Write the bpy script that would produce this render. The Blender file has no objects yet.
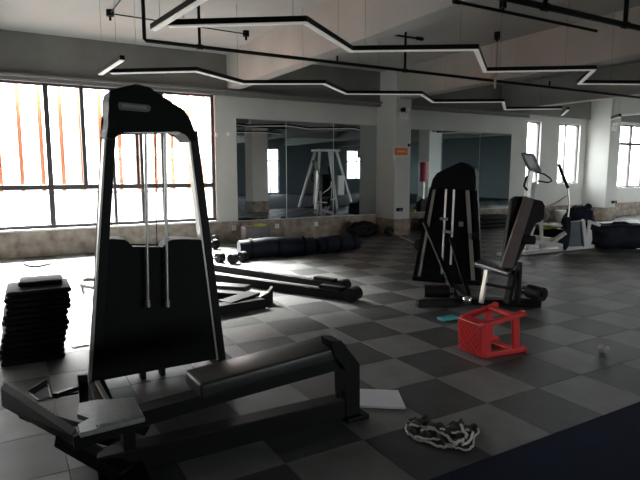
import bpy, bmesh, math, random
from mathutils import Matrix, Vector
random.seed(7)
C = bpy.context.scene.collection
sc = bpy.context.scene
R = math.radians

# ------------------------------------------------------------------ camera
FPX, PITCH, CH, HEAD = 540.0, 0.12715, 1.534, R(30)
cam = bpy.data.cameras.new('camera')
cam.sensor_width = 36.0
cam.lens = FPX / 640 * 36.0
cam.clip_end = 300
co = bpy.data.objects.new('camera', cam)
C.objects.link(co)
co.location = (0, 0, CH)
co.rotation_euler = (math.pi / 2 - PITCH, 0, -HEAD)
sc.camera = co

# ------------------------------------------------------------------ sky: flat white overcast
w = bpy.data.worlds.new('overcast_sky')
sc.world = w
w.use_nodes = True
wb = w.node_tree.nodes['Background']
wb.inputs[0].default_value = (0.97, 0.985, 1.0, 1)
wb.inputs[1].default_value = 10.0
wn = w.node_tree                     # white sky above, hazy pale ground below the horizon
tcw = wn.nodes.new('ShaderNodeTexCoord')
sx = wn.nodes.new('ShaderNodeSeparateXYZ')
rw_ = wn.nodes.new('ShaderNodeValToRGB')
rw_.color_ramp.elements[0].position = 0.48
rw_.color_ramp.elements[0].color = (0.28, 0.28, 0.27, 1)
rw_.color_ramp.elements[1].position = 0.52
rw_.color_ramp.elements[1].color = (0.97, 0.985, 1.0, 1)
ad = wn.nodes.new('ShaderNodeMath')
ad.operation = 'MULTIPLY_ADD'
ad.inputs[1].default_value = 0.5
ad.inputs[2].default_value = 0.5
wn.links.new(tcw.outputs['Generated'], sx.inputs[0])
wn.links.new(sx.outputs['Z'], ad.inputs[0])
wn.links.new(ad.outputs[0], rw_.inputs[0])
wn.links.new(rw_.outputs[0], wb.inputs[0])
sun = bpy.data.lights.new('hazy_sun', 'SUN')
sun.energy = 100.0
sun.angle = R(25)
sun.color = (1.0, 0.97, 0.92)
so_ = bpy.data.objects.new('hazy_sun', sun)
so_.rotation_euler = (R(90 - 37), 0, R(180))      # shines in through the window wall, falling towards the viewer
C.objects.link(so_)
sc.view_settings.view_transform = 'Standard'
sc.view_settings.look = 'None'
sc.view_settings.exposure = 0.65
sc.view_settings.gamma = 1.0
sc.view_settings.use_curve_mapping = False
sc.cycles.use_denoising = True
sc.cycles.max_bounces = 10
sc.cycles.diffuse_bounces = 5
sc.cycles.glossy_bounces = 5
sc.cycles.transparent_max_bounces = 12
sc.cycles.caustics_reflective = False
sc.cycles.caustics_refractive = False
sc.cycles.sample_clamp_indirect = 6.0


# window openings: (x0, x1, z0, z1) in the window wall
WY0 = 10.92
OPEN = [(-4.6, 3.80, 0.50, 3.10), (13.34, 13.95, 1.15, 2.98), (14.80, 15.82, 1.15, 2.97), (17.95, 20.2, 0.97, 3.09)]


def portal(loc, rot, sx, sy):
    l = bpy.data.lights.new('window_daylight_portal', 'AREA')
    l.shape = 'RECTANGLE'
    l.size, l.size_y = sx, sy
    l.cycles.is_portal = True
    o = bpy.data.objects.new('window_daylight_portal', l)
    o.location, o.rotation_euler = loc, rot
    C.objects.link(o)


for (a, b, c, d) in OPEN:
    portal(((a + b) / 2, WY0 + 0.30, (c + d) / 2), (R(-90), 0, 0), b - a, d - c)
BACKW = [(14.6, 15.8, 0.05, 3.0), (21.2, 22.9, 0.95, 3.0), (4.6, 12.2, 0.95, 3.0)]  # last opening is an invented rear window that lightens the far walls
for (a, b, c, d) in BACKW:
    portal(((a + b) / 2, -11.3, (c + d) / 2), (R(90), 0, 0), b - a, d - c)


# ------------------------------------------------------------------ pixel -> place (640x480 frame)
def ray(px, py):
    x = (px - 320) / FPX
    y = (240 - py) / FPX
    d = math.cos(PITCH) + y * math.sin(PITCH)
    z = -math.sin(PITCH) + y * math.cos(PITCH)
    return Vector((d * math.sin(HEAD) + x * math.cos(HEAD), d * math.cos(HEAD) - x * math.sin(HEAD), z))


O0 = Vector((0, 0, CH))


def G(px, py, z=0.0):          # on the level z
    r = ray(px, py)
    return O0 + r * ((z - CH) / r.z)


def WYP(px, py, Y):            # on an upright plane y = Y
    r = ray(px, py)
    return O0 + r * (Y / r.y)


def PD(px, py, d):             # at ground distance d along the view heading
    r = ray(px, py)
    k = r.x * math.sin(HEAD) + r.y * math.cos(HEAD)
    return O0 + r * (d / k)


def dist(p):
    return p.x * math.sin(HEAD) + p.y * math.cos(HEAD)


# ------------------------------------------------------------------ materials
def mat(name, col, rough=0.6, metal=0.0, var=0.0, scale=8.0, bump=0.0, bscale=60.0, spec=0.5, col2=None, emit=None, estr=0.0,
        detail=4.0, sheen=0.0, coat=0.0):
    m = bpy.data.materials.new(name)
    m.use_nodes = True
    nt = m.node_tree
    b = nt.nodes['Principled BSDF']
    b.inputs['Roughness'].default_value = rough
    b.inputs['Metallic'].default_value = metal
    b.inputs['Specular IOR Level'].default_value = spec
    b.inputs['Coat Weight'].default_value = coat
    c = (*col, 1)
    b.inputs['Base Color'].default_value = c
    if emit:
        b.inputs['Emission Color'].default_value = (*emit, 1)
        b.inputs['Emission Strength'].default_value = estr
    geo = nt.nodes.new('ShaderNodeNewGeometry')
    if var or col2:
        n = nt.nodes.new('ShaderNodeTexNoise')
        n.inputs['Scale'].default_value = scale
        n.inputs['Detail'].default_value = detail
        nt.links.new(geo.outputs['Position'], n.inputs['Vector'])
        rp = nt.nodes.new('ShaderNodeValToRGB')
        rp.color_ramp.elements[0].position = 0.3
        rp.color_ramp.elements[1].position = 0.7
        k = col2 if col2 else tuple(min(1, x * (1 + var)) for x in col)
        lo = col if col2 else tuple(x * (1 - var) for x in col)
        rp.color_ramp.elements[0].color = (*lo, 1)
        rp.color_ramp.elements[1].color = (*k, 1)
        nt.links.new(n.outputs['Fac'], rp.inputs['Fac'])
        nt.links.new(rp.outputs['Color'], b.inputs['Base Color'])
    if bump:
        n2 = nt.nodes.new('ShaderNodeTexNoise')
        n2.inputs['Scale'].default_value = bscale
        n2.inputs['Detail'].default_value = 3
        nt.links.new(geo.outputs['Position'], n2.inputs['Vector'])
        bp = nt.nodes.new('ShaderNodeBump')
        bp.inputs['Strength'].default_value = bump
        bp.inputs['Distance'].default_value = 0.01
        nt.links.new(n2.outputs['Fac'], bp.inputs['Height'])
        nt.links.new(bp.outputs['Normal'], b.inputs['Normal'])
    return m


def glass_mat():
    m = bpy.data.materials.new('window_glass')
    m.use_nodes = True
    nt = m.node_tree
    nt.nodes.clear()
    out = nt.nodes.new('ShaderNodeOutputMaterial')
    mix = nt.nodes.new('ShaderNodeMixShader')
    tr = nt.nodes.new('ShaderNodeBsdfTransparent')
    tr.inputs[0].default_value = (0.93, 0.95, 0.95, 1)
    gl = nt.nodes.new('ShaderNodeBsdfGlossy')
    gl.inputs['Roughness'].default_value = 0.02
    lw = nt.nodes.new('ShaderNodeLayerWeight')
    pw = nt.nodes.new('ShaderNodeMath')
    pw.operation = 'POWER'
    pw.inputs[1].default_value = 4.0
    ma = nt.nodes.new('ShaderNodeMath')
    ma.operation = 'MULTIPLY_ADD'
    ma.inputs[1].default_value = 0.5
    ma.inputs[2].default_value = 0.02
    nt.links.new(lw.outputs['Facing'], pw.inputs[0])
    nt.links.new(pw.outputs[0], ma.inputs[0])
    nt.links.new(ma.outputs[0], mix.inputs[0])
    nt.links.new(tr.outputs[0], mix.inputs[1])
    nt.links.new(gl.outputs[0], mix.inputs[2])
    nt.links.new(mix.outputs[0], out.inputs[0])
    return m


M = dict(
    tile_light=mat('carpet_tile_grey', (0.170, 0.175, 0.172), 0.50, spec=0.35, var=0.14, scale=5, bump=0.25, bscale=220),
    tile_dark=mat('carpet_tile_charcoal', (0.056, 0.059, 0.059), 0.50, spec=0.35, var=0.18, scale=5, bump=0.25, bscale=220),
    subfloor=mat('screed', (0.05, 0.05, 0.05), 0.9, var=0.2),
    blue=mat('blue_rubber_covering', (0.006, 0.011, 0.032), 0.8, spec=0.15, var=0.25, scale=2.5, bump=0.15, bscale=150),
    wall=mat('grey_white_wall_paint', (0.68, 0.675, 0.65), 0.8, var=0.05, scale=1.5, bump=0.05),
    wall_dim=mat('blue_grey_wall_paint', (0.22, 0.265, 0.275), 0.8, var=0.06, scale=1.0),
    concrete=mat('painted_concrete_ceiling', (0.42, 0.42, 0.405), 0.8, var=0.07, scale=1.2, bump=0.08, bscale=25),
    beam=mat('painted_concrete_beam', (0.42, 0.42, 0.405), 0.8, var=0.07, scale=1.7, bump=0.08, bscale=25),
    edge_beam=mat('shaded_edge_beam', (0.20, 0.195, 0.185), 0.8, var=0.1, scale=2.0, bump=0.08, bscale=25),  # same concrete as the cross beams, with its backlit shade put into the colour
    marble=mat('brown_marble', (0.17, 0.125, 0.095), 0.30, col2=(0.46, 0.38, 0.31), scale=5.5, detail=8),
    sill=mat('white_sill_stone', (0.75, 0.74, 0.72), 0.4, var=0.04),
    frame=mat('dark_bronze_window_frame', (0.060, 0.052, 0.055), 0.45, metal=0.2, var=0.1),
    frame_white=mat('pale_window_frame', (0.55, 0.55, 0.54), 0.45, var=0.04),
    louvre=mat('terracotta_louvre', (0.72, 0.24, 0.12), 0.6, var=0.12, scale=3),
    glass=glass_mat(),
    mirror=mat('mirror_glass', (0.56, 0.62, 0.63), 0.015, metal=1.0),
    mirror_edge=mat('mirror_edge', (0.55, 0.62, 0.62), 0.3, metal=0.4),
    black=mat('black_powder_coat', (0.0048, 0.0048, 0.0055), 0.5, spec=0.15, var=0.15, scale=12),
    blackp=mat('black_moulded_plastic', (0.0050, 0.0056, 0.0062), 0.6, spec=0.12, var=0.12, scale=9, bump=0.1, bscale=300),
    rubber=mat('black_rubber', (0.008, 0.008, 0.010), 0.65, spec=0.2, var=0.2, scale=14),
    vinyl=mat('black_vinyl', (0.024, 0.024, 0.025), 0.36, spec=0.45, var=0.15, scale=20, bump=0.12, bscale=120),
    brown=mat('taupe_brown_vinyl', (0.125, 0.098, 0.088), 0.6, spec=0.2, var=0.12, scale=10, bump=0.1, bscale=150),
    steel=mat('brushed_steel', (0.55, 0.55, 0.53), 0.32, metal=0.9, var=0.08, scale=15),
    chrome=mat('chrome', (0.75, 0.75, 0.75), 0.12, metal=1.0),
    alu=mat('pale_aluminium_strip', (0.42, 0.41, 0.37), 0.40, metal=0.5, var=0.06),
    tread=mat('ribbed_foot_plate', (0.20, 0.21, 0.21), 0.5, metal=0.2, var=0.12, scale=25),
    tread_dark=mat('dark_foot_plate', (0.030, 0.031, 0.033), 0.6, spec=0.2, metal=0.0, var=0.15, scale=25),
    plate=mat('grey_name_plate', (0.085, 0.088, 0.09), 0.4, var=0.05),
    white=mat('white_frame_paint', (0.72, 0.72, 0.70), 0.35, var=0.05),
    plastic_w=mat('white_plastic', (0.90, 0.90, 0.88), 0.4, var=0.03),
    diffuser=mat('opal_diffuser', (0.86, 0.85, 0.82), 0.5, var=0.02, emit=(1.0, 0.97, 0.92), estr=0.10),
    red=mat('red_plastic', (0.62, 0.018, 0.020), 0.38, var=0.10, scale=7),
    navy=mat('navy_nylon', (0.009, 0.013, 0.024), 0.7, spec=0.25, var=0.3, scale=7, bump=0.3, bscale=18),
    slate=mat('slate_blue_panel', (0.085, 0.11, 0.13), 0.5, var=0.12, scale=6),
    grey=mat('grey_plastic', (0.20, 0.20, 0.20), 0.45, var=0.08),
    screen=mat('dark_lcd', (0.10, 0.105, 0.105), 0.2, var=0.05),
    orange=mat('orange_print', (0.85, 0.20, 0.02), 0.5, var=0.03),
    cream=mat('cream_print', (0.80, 0.76, 0.66), 0.5, var=0.03),
    paper=mat('white_paper', (0.62, 0.62, 0.66), 0.6, var=0.05, scale=10),
    cloth=mat('pale_cloth', (0.55, 0.54, 0.52), 0.85, var=0.15, scale=30),
    cloth_dark=mat('dark_cloth', (0.045, 0.047, 0.038), 0.9, var=0.2, scale=30),
    teal=mat('teal_plastic', (0.03, 0.28, 0.32), 0.5, var=0.12, scale=20),
    yellow=mat('lime_yellow_fabric', (0.55, 0.62, 0.03), 0.6, var=0.12, scale=10),
    tan=mat('tan_fabric', (0.30, 0.25, 0.21), 0.8, var=0.2, scale=9),
    maroon=mat('dark_red_vinyl', (0.28, 0.02, 0.04), 0.35, var=0.1),
    clear=mat('pale_blue_bottle', (0.45, 0.62, 0.72), 0.15, var=0.05),
    litter=mat('crumpled_grey_paper', (0.36, 0.36, 0.33), 0.7, var=0.2, scale=40),
)


# ------------------------------------------------------------------ mesh helpers
MW = {}                         # root name -> matrix


class B:
    def __init__(s):
        s.bm = bmesh.new()

    def _add(s, verts, faces, m=None):
        vs = [s.bm.verts.new(m @ Vector(v) if m else Vector(v)) for v in verts]
        for f in faces:
            try:
                s.bm.faces.new([vs[i] for i in f])
            except ValueError:
                pass
        return vs

    def box(s, c, size, rot=None, bev=0.0, seg=2):
        hx, hy, hz = (k / 2 for k in size)
        m = Matrix.Translation(Vector(c))
        if rot is not None:
            m = m @ (rot if isinstance(rot, Matrix) else Matrix.Rotation(rot, 4, 'Z'))
        v = [(x, y, z) for x in (-hx, hx) for y in (-hy, hy) for z in (-hz, hz)]
        f = [(0, 1, 3, 2), (4, 6, 7, 5), (0, 4, 5, 1), (2, 3, 7, 6), (0, 2, 6, 4), (1, 5, 7, 3)]
        vs = s._add(v, f, m)
        if bev:
            es = list({e for q in vs for e in q.link_edges})
            bmesh.ops.bevel(s.bm, geom=es, offset=bev, segments=seg, affect='EDGES', profile=0.5)
        return s

    def bb(s, x0, x1, y0, y1, z0, z1, bev=0.0):
        return s.box(((x0 + x1) / 2, (y0 + y1) / 2, (z0 + z1) / 2), (x1 - x0, y1 - y0, z1 - z0), bev=bev)

    def bar(s, a, b, wd, ht, up=(0, 0, 1), bev=0.0, seg=2):   # box beam from a to b
        a, b = Vector(a), Vector(b)
        x = (b - a)
        L = x.length
        x.normalize()
        u = Vector(up)
        y = u.cross(x)
        if y.length < 1e-4:
            y = Vector((0, 1, 0)).cross(x)
        y.normalize()
        z = x.cross(y)
        m = Matrix((x, y, z)).transposed().to_4x4()
        return s.box((a + b) / 2, (L, wd, ht), rot=m, bev=bev, seg=seg)

    def cyl(s, a, b, r, r2=None, seg=14, cap=True):
        a, b = Vector(a), Vector(b)
        r2 = r if r2 is None else r2
        x = (b - a).normalized()
        y = x.orthogonal().normalized()
        z = x.cross(y)
        n = seg
        vs = []
        for p, rr in ((a, r), (b, r2)):
            for i in range(n):
                t = 2 * math.pi * i / n
                vs.append(p + (y * math.cos(t) + z * math.sin(t)) * rr)
        f = [(i, (i + 1) % n, n + (i + 1) % n, n + i) for i in range(n)]
        if cap:
            f += [tuple(reversed(range(n))), tuple(range(n, 2 * n))]
        s._add(vs, f)
        return s

    def tube(s, pts, r, seg=10):
        pts = [Vector(p) for p in pts]
        n = len(pts)
        rings = []
        y = None
        for i, p in enumerate(pts):
            t = (pts[min(i + 1, n - 1)] - pts[max(i - 1, 0)]).normalized()
            if y is None:
                y = t.orthogonal().normalized()
            else:
                y = (y - t * y.dot(t)).normalized()
            z = t.cross(y)
            rings.append([s.bm.verts.new(p + (y * math.cos(2 * math.pi * k / seg) + z * math.sin(2 * math.pi * k / seg)) * r) for k in range(seg)])
        for i in range(n - 1):
            for k in range(seg):
                s.bm.faces.new((rings[i][k], rings[i][(k + 1) % seg], rings[i + 1][(k + 1) % seg], rings[i + 1][k]))
        s.bm.faces.new(list(reversed(rings[0])))
        s.bm.faces.new(rings[-1])
        return s

    def lathe(s, c, prof, seg=20, rot=None):     # prof: [(r, z)]
        m = Matrix.Translation(Vector(c))
        if rot is not None:
            m = m @ rot
        rings = []
        for (r, z) in prof:
            rings.append([s.bm.verts.new(m @ Vector((r * math.cos(2 * math.pi * k / seg), r * math.sin(2 * math.pi * k / seg), z))) for k in range(seg)])
        for i in range(len(rings) - 1):
            for k in range(seg):
                s.bm.faces.new((rings[i][k], rings[i][(k + 1) % seg], rings[i + 1][(k + 1) % seg], rings[i + 1][k]))
        s.bm.faces.new(list(reversed(rings[0])))
        s.bm.faces.new(rings[-1])
        return s

    def prism(s, poly, vec, bev=0.0):            # poly: 3D points, extruded by vec
        poly = [Vector(p) for p in poly]
        vec = Vector(vec)
        n = len(poly)
        vs = [s.bm.verts.new(p) for p in poly] + [s.bm.verts.new(p + vec) for p in poly]
        fa = [s.bm.faces.new(vs[:n]), s.bm.faces.new(list(reversed(vs[n:])))]
        for i in range(n):
            fa.append(s.bm.faces.new((vs[i], vs[n + i], vs[n + (i + 1) % n], vs[(i + 1) % n])))
        if bev:
            es = list({e for q in vs for e in q.link_edges})
            bmesh.ops.bevel(s.bm, geom=es, offset=bev, segments=2, affect='EDGES', profile=0.5)
        return s

    def ball(s, c, r, sub=2, sc_=(1, 1, 1)):
        m = Matrix.Translation(Vector(c)) @ Matrix.Diagonal((*sc_, 1))
        bmesh.ops.create_icosphere(s.bm, subdivisions=sub, radius=r, matrix=m)
        return s

    def build(s, name, m, parent=None, local=False, smooth=False):
        bmesh.ops.recalc_face_normals(s.bm, faces=s.bm.faces)
        if parent is not None and not local:
            s.bm.transform(MW[parent.name].inverted())
        me = bpy.data.meshes.new(name)
        s.bm.to_mesh(me)
        s.bm.free()
        me.materials.append(m if not isinstance(m, str) else M[m])
        o = bpy.data.objects.new(name, me)
        C.objects.link(o)
        o.parent = parent
        if parent is not None:
            MW[o.name] = MW[parent.name]
        else:
            MW[o.name] = Matrix()
        if smooth:
            for p in me.polygons:
                p.use_smooth = True
            try:
                me.set_sharp_from_angle(angle=R(40))
            except Exception:
                pass
        return o


def tag(o, label, cat, group=None):
    o['label'] = label
    o['category'] = cat
    if group:
        o['group'] = group
    return o


def thing(name, label, cat, loc=(0, 0, 0), rz=0.0, group=None):
    o = bpy.data.objects.new(name, None)
    o.empty_display_size = 0.1
    C.objects.link(o)
    o.location = loc
    o.rotation_euler = (0, 0, rz)
    MW[o.name] = Matrix.Translation(Vector(loc)) @ Matrix.Rotation(rz, 4, 'Z')
    return tag(o, label, cat, group)


def struct(o, label=None, cat=None):
    o['kind'] = 'structure'
    if label:
        o['label'] = label
        o['category'] = cat
    return o


def sroot(name, label, cat, loc=(0, 0, 0)):
    return struct(thing(name, label, cat, loc))


# ------------------------------------------------------------------ room shell
X0, X1, Y0, Y1, ZC = -5.0, 24.0, -11.0, 10.92, 3.88
TT = 0.012
fl = struct(B().bb(X0 - .25, X1 + .25, Y0 - .25, Y1 + .25, -0.3, -TT).build('floor', 'subfloor'),
            'checkerboard floor of grey and charcoal carpet tiles', 'floor')

# tiles of the checkerboard, 0.5 m
TX, TY, TS = 0.185, 0.417, 0.5
B().bb(X0, X1, Y0, TY + 3 * TS - 0.002, -TT, 0.004, bev=0.002).build('blue_floor_covering', 'blue', fl)


def tile_bm(bm, cx, cy, x0, x1, y0, y1, mi=0):
    e, g2 = 0.0025, 0.0010
    xa, xb, ya, yb = x0 + g2, x1 - g2, y0 + g2, y1 - g2
    lo = [(xa, ya), (xb, ya), (xb, yb), (xa, yb)]
    hi = [(xa + e, ya + e), (xb - e, ya + e), (xb - e, yb - e), (xa + e, yb - e)]
    v = [bm.verts.new((x - cx, y - cy, -TT)) for x, y in lo] + [bm.verts.new((x - cx, y - cy, -0.003)) for x, y in lo] + \
        [bm.verts.new((x - cx, y - cy, 0)) for x, y in hi]
    fs = [bm.faces.new(v[8:12])]
    for i in range(4):
        j = (i + 1) % 4
        fs.append(bm.faces.new((v[i], v[j], v[4 + j], v[4 + i])))
        fs.append(bm.faces.new((v[4 + i], v[4 + j], v[8 + j], v[8 + i])))
    for f in fs:
        f.material_index = mi


tmesh = {}
for k in ('tile_light', 'tile_dark'):
    bm = bmesh.new()
    tile_bm(bm, 0, 0, -TS / 2, TS / 2, -TS / 2, TS / 2)
    me = bpy.data.meshes.new('floor_tile')
    bm.to_mesh(me)
    bm.free()
    me.materials.append(M[k])
    tmesh[k] = me


def proj(x, y, z):
    d = x * math.sin(HEAD) + y * math.cos(HEAD)
    l = x * math.cos(HEAD) - y * math.sin(HEAD)
    zz = z - CH
    D = d * math.cos(PITCH) - zz * math.sin(PITCH)
    U = d * math.sin(PITCH) + zz * math.cos(PITCH)
    if D < 0.2:
        return None
    return 320 + FPX * l / D, 240 - FPX * U / D


near, rest = [], []
for i in range(int((X0 - TX) // TS), int((X1 - TX) // TS) + 1):
    for j in range(3, int((Y1 - TY) // TS) + 1):
        xa, xb = max(X0, TX + i * TS), min(X1, TX + (i + 1) * TS)
        ya, yb = TY + j * TS, min(Y1, TY + (j + 1) * TS)
        k = 'tile_light' if (i + j) % 2 else 'tile_dark'
        ps = [proj(x, y, 0) for x in (xa, xb) for y in (ya, yb)]
        whole = (xb - xa > 0.499 and yb - ya > 0.499)
        vis = whole and all(ps) and any(-5 < p[0] < 645 and 0 < p[1] < 490 for p in ps)
        (near if vis else rest).append((dist(Vector(((xa + xb) / 2, (ya + yb) / 2, 0))), xa, xb, ya, yb, k))
near.sort()
rest += near[300:]
for (d, xa, xb, ya, yb, k) in near[:300]:
    o = bpy.data.objects.new('carpet_tile', tmesh[k])
    C.objects.link(o)
    o.parent = fl
    o.location = ((xa + xb) / 2, (ya + yb) / 2, 0)
bm = bmesh.new()
for (d, xa, xb, ya, yb, k) in rest:
    tile_bm(bm, 0, 0, xa, xb, ya, yb, 0 if k == 'tile_light' else 1)
me = bpy.data.meshes.new('far_carpet_tiles')
bm.to_mesh(me)
bm.free()
me.materials.append(M['tile_light'])
me.materials.append(M['tile_dark'])
o = bpy.data.objects.new('far_carpet_tiles', me)
C.objects.link(o)
o.parent = fl
o['kind'] = 'stuff'

# ceiling with downstand beams
ce = struct(B().bb(X0 - .25, X1 + .25, Y0 - .25, Y1 + .25, ZC, ZC + 0.25).build('ceiling', 'concrete'),
            'pale concrete ceiling slab with deep downstand beams', 'ceiling')
BX = [(-0.42, -0.12), (4.03, 4.30), (8.0, 8.31), (12.05, 12.35), (16.14, 16.50), (20.1, 20.4), (24.1, 24.4)]
for (a, b) in BX:
    B().bb(a, b, Y0, 10.80, 3.20, ZC + 0.01, bev=0.012).build('beam', 'beam', ce)
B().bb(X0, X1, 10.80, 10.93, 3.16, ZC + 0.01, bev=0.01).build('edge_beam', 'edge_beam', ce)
for ya in (2.35, -4.6):
    B().bb(X0, X1, ya, ya + 0.35, 3.32, ZC + 0.01, bev=0.01).build('beam', 'beam', ce)

# window wall: one piece of masonry round the openings
wb_ = B()
zt = 3.95
xs = [X0 - .25] + [v for (a, b, c, d) in OPEN for v in (a, b)] + [X1 + .25]
for i in range(0, len(xs), 2):
    wb_.bb(xs[i], xs[i + 1], Y1, Y1 + 0.25, -0.3, zt)
for (a, b, c, d) in OPEN:
    wb_.bb(a, b, Y1, Y1 + 0.25, -0.3, c)
    wb_.bb(a, b, Y1, Y1 + 0.25, d, zt)
struct(wb_.build('wall_front', 'wall'), 'long grey white wall with windows and gym mirrors', 'wall')
struct(B().bb(X0 - .25, X0, Y0 - .25, Y1 + .25, -0.3, zt).build('wall_left', 'wall'), 'plain grey white side wall left of the windows, out of view', 'wall')
we = B()
EW = (6.5, 10.4, 0.95, 2.3)  # unseen window opening, added to brighten the right hand walls
we.bb(X1, X1 + .25, Y0 - .25, EW[0], -0.3, zt).bb(X1, X1 + .25, EW[1], Y1 + .25, -0.3, zt)
we.bb(X1, X1 + .25, EW[0], EW[1], -0.3, EW[2]).bb(X1, X1 + .25, EW[0], EW[1], EW[3], zt)
portal((X1 + .3, (EW[0] + EW[1]) / 2, (EW[2] + EW[3]) / 2), (0, R(90), 0), EW[3] - EW[2], EW[1] - EW[0])
struct(we.build('wall_right', 'wall_dim'), 'blue grey end wall at the far right of the hall', 'wall')
wk = B()
xk = [X0 - .25]
for (a, b, c, d) in sorted(BACKW):
    xk += [a, b]
    wk.bb(a, b, Y0 - .25, Y0, -0.3, c)
    wk.bb(a, b, Y0 - .25, Y0, d, zt)
xk += [X1 + .25]
for i in range(0, len(xk), 2):
    wk.bb(xk[i], xk[i + 1], Y0 - .25, Y0, -0.3, zt)
struct(wk.build('wall_back', 'wall_dim'), 'blue grey rear wall seen only in the mirrors', 'wall')

# marble dado along the foot of the wall, pale sill under the window band
struct(B().bb(X0, X1, Y1 - 0.035, Y1, 0.0, 0.46, bev=0.004).build('baseboard_front', 'marble'),
       'brown marble skirting band along the foot of the window wall', 'skirting')
struct(B().bb(X0, 3.86, Y1 - 0.06, Y1 + 0.24, 0.46, 0.50, bev=0.006).build('trim_1', 'sill'), 'pale stone sill under the long window', 'window sill')
tr = B().bb(X0, 13.2, 10.70, 10.80, 3.13, 3.17, bev=0.004)
tr.bb(X0, 13.2, 10.76, 10.80, 3.06, 3.13)
struct(tr.build('trim_2', 'grey'), 'grey metal trim rail running above windows and mirrors', 'trim')

# columns
cols = []
for (a, b, ya, yb, lab) in ((7.90, 8.36, 10.17, Y1, 'grey white column between the two mirrors with an orange sign'),
                            (16.10, 16.62, 10.12, Y1, 'pale column at the right between the narrow and wide windows'),
                            (7.96, 8.60, 2.3, 3.0, 'free standing column seen only in the left mirror'),
                            (16.0, 16.7, 2.9, 3.6, 'free standing column seen only in the right mirror')):
    cb = B().bb(a, b, ya, yb, 0.0, ZC, bev=0.012).build('column', 'wall')
    struct(cb, lab, 'column')
    k = 0.02
    B().bb(a - k, b + k, ya - k, min(yb + k, Y1), 0.0, 0.40, bev=0.004).build('marble_skirting', 'marble', cb)


# ------------------------------------------------------------------ windows
def window(name, label, op, Y, mull, trans, m='frame', depth=0.07, fw=0.06, short=()):
    (a, b, c, d) = op
    r = sroot(name, label, 'window', ((a + b) / 2, Y, c))
    fr = B()
    fr.bb(a, b, Y, Y + depth, d - fw, d)
    fr.bb(a, b, Y, Y + depth, c, c + fw)
    fr.bb(a, a + fw, Y, Y + depth, c + fw, d - fw)
    fr.bb(b - fw, b, Y, Y + depth, c + fw, d - fw)
    fr.build('window_frame', m, r)
    ms = sorted(mull)
    for x, wd in ms:
        B().bb(x - wd / 2, x + wd / 2, Y - 0.004, Y + depth - .01, c + fw, d - fw).build('mullion', m, r)
    for x, wd in short:
        B().bb(x - wd / 2, x + wd / 2, Y - 0.006, Y + depth - .01, trans[0] + 0.04, d - fw).build('mullion', m, r)
    for t in trans:
        B().bb(a + fw, b - fw, Y - 0.008, Y + depth - .012, t - 0.045, t + 0.045).build('transom', m, r)
    ed = [a + fw] + [x for x, _ in ms] + [b - fw]
    ze = [c + fw] + list(trans) + [d - fw]
    for i in range(len(ed) - 1):
        for j in range(len(ze) - 1):
            B().bb(ed[i], ed[i + 1], Y + 0.03, Y + 0.036, ze[j], ze[j + 1]).build('pane', 'glass', r)
    return r


window('window_1', 'long dark framed window wall at the left behind the tall machine', OPEN[0], Y1 + 0.06,
       [(-3.6, .06), (-2.6, .06), (-1.6, .06), (-0.36, .06), (0.70, .085), (1.80, .05), (2.32, .06), (2.74, .075)], [1.24],
       short=[(1.29, .07), (2.24, .05), (-0.95, .06)])
window('window_2', 'narrow bright window just right of the right mirror', OPEN[1], Y1 + 0.08, [], [], m='frame', fw=.035)
window('window_3', 'bright two light window left of the pale column', OPEN[2], Y1 + 0.08, [(15.22, .03)], [], m='frame', fw=.035)
window('window_4', 'wide window with transom at the right edge', OPEN[3], Y1 + 0.08, [(18.72, .10), (19.5, .06)], [2.45], m='frame', fw=.05)
for n, (op, lab) in enumerate(zip(BACKW, ('tall white framed opening in the rear wall reflected in the mirror',
                                          'rear wall window reflected at the right end of the left mirror',
                                          'long added rear window band behind the viewer, lighting the far walls'))):
    window('window_%d' % (n + 5), lab, op, Y0 - 0.15, [(op[0] + (op[1] - op[0]) * k / (5 if n == 2 else 2), .06) for k in range(1, 5 if n == 2 else 2)], [2.2], m='frame_white' if n == 0 else 'frame')
rw = sroot('window_8', 'added row of windows in the far right end wall, unseen, lighting the right hand walls', 'window', (X1, 6.1, .95))
fb = B().bb(X1 + .08, X1 + .15, EW[0], EW[1], EW[2], EW[2] + .06).bb(X1 + .08, X1 + .15, EW[0], EW[1], EW[3] - .06, EW[3])
for k in range(7):
    y = EW[0] + .03 + k * (EW[1] - EW[0] - .06) / 6
    fb.bb(X1 + .08, X1 + .15, y - .03, y + .03, EW[2] + .06, EW[3] - .06)
fb.build('window_frame', 'frame', rw)
for k in range(6):
    y = EW[0] + .03 + k * (EW[1] - EW[0] - .06) / 6
    B().bb(X1 + .11, X1 + .116, y + .03, y + (EW[1] - EW[0] - .06) / 6 - .03, EW[2] + .06, EW[3] - .06).build('pane', 'glass', rw)

# terracotta louvres outside the long window
ls = thing('louvre_screen', 'screen of upright terracotta louvre blades outside the long window', 'louvre screen', (-0.4, 11.75, 1.15))
xsl = 3.72
ref = [WYP(x, 150, 11.7).x for x in (203.5, 187.5, 171, 154.5)]
step = (ref[0] - ref[3]) / 3
for k in range(26):
    x = ref[0] - k * step
    if x < -4.6:
        break
    B().bb(x - .036, x + .036, 11.60, 11.80, 1.15, 3.9, bev=.006).build('louvre_blade', 'louvre', ls)
B().bb(-4.7, 4.3, 11.80, 11.86, 1.08, 1.15).build('rail', 'frame_white', ls)
B().bb(-4.7, 4.3, 11.80, 11.86, 3.5, 3.57).build('rail', 'frame_white', ls)
for x in (-4.5, -1.6, 1.3, 4.15):
    B().bb(x - .03, x + .03, 11.86, 11.92, -0.3, 3.9).build('bracket_post', 'frame_white', ls)


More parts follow.
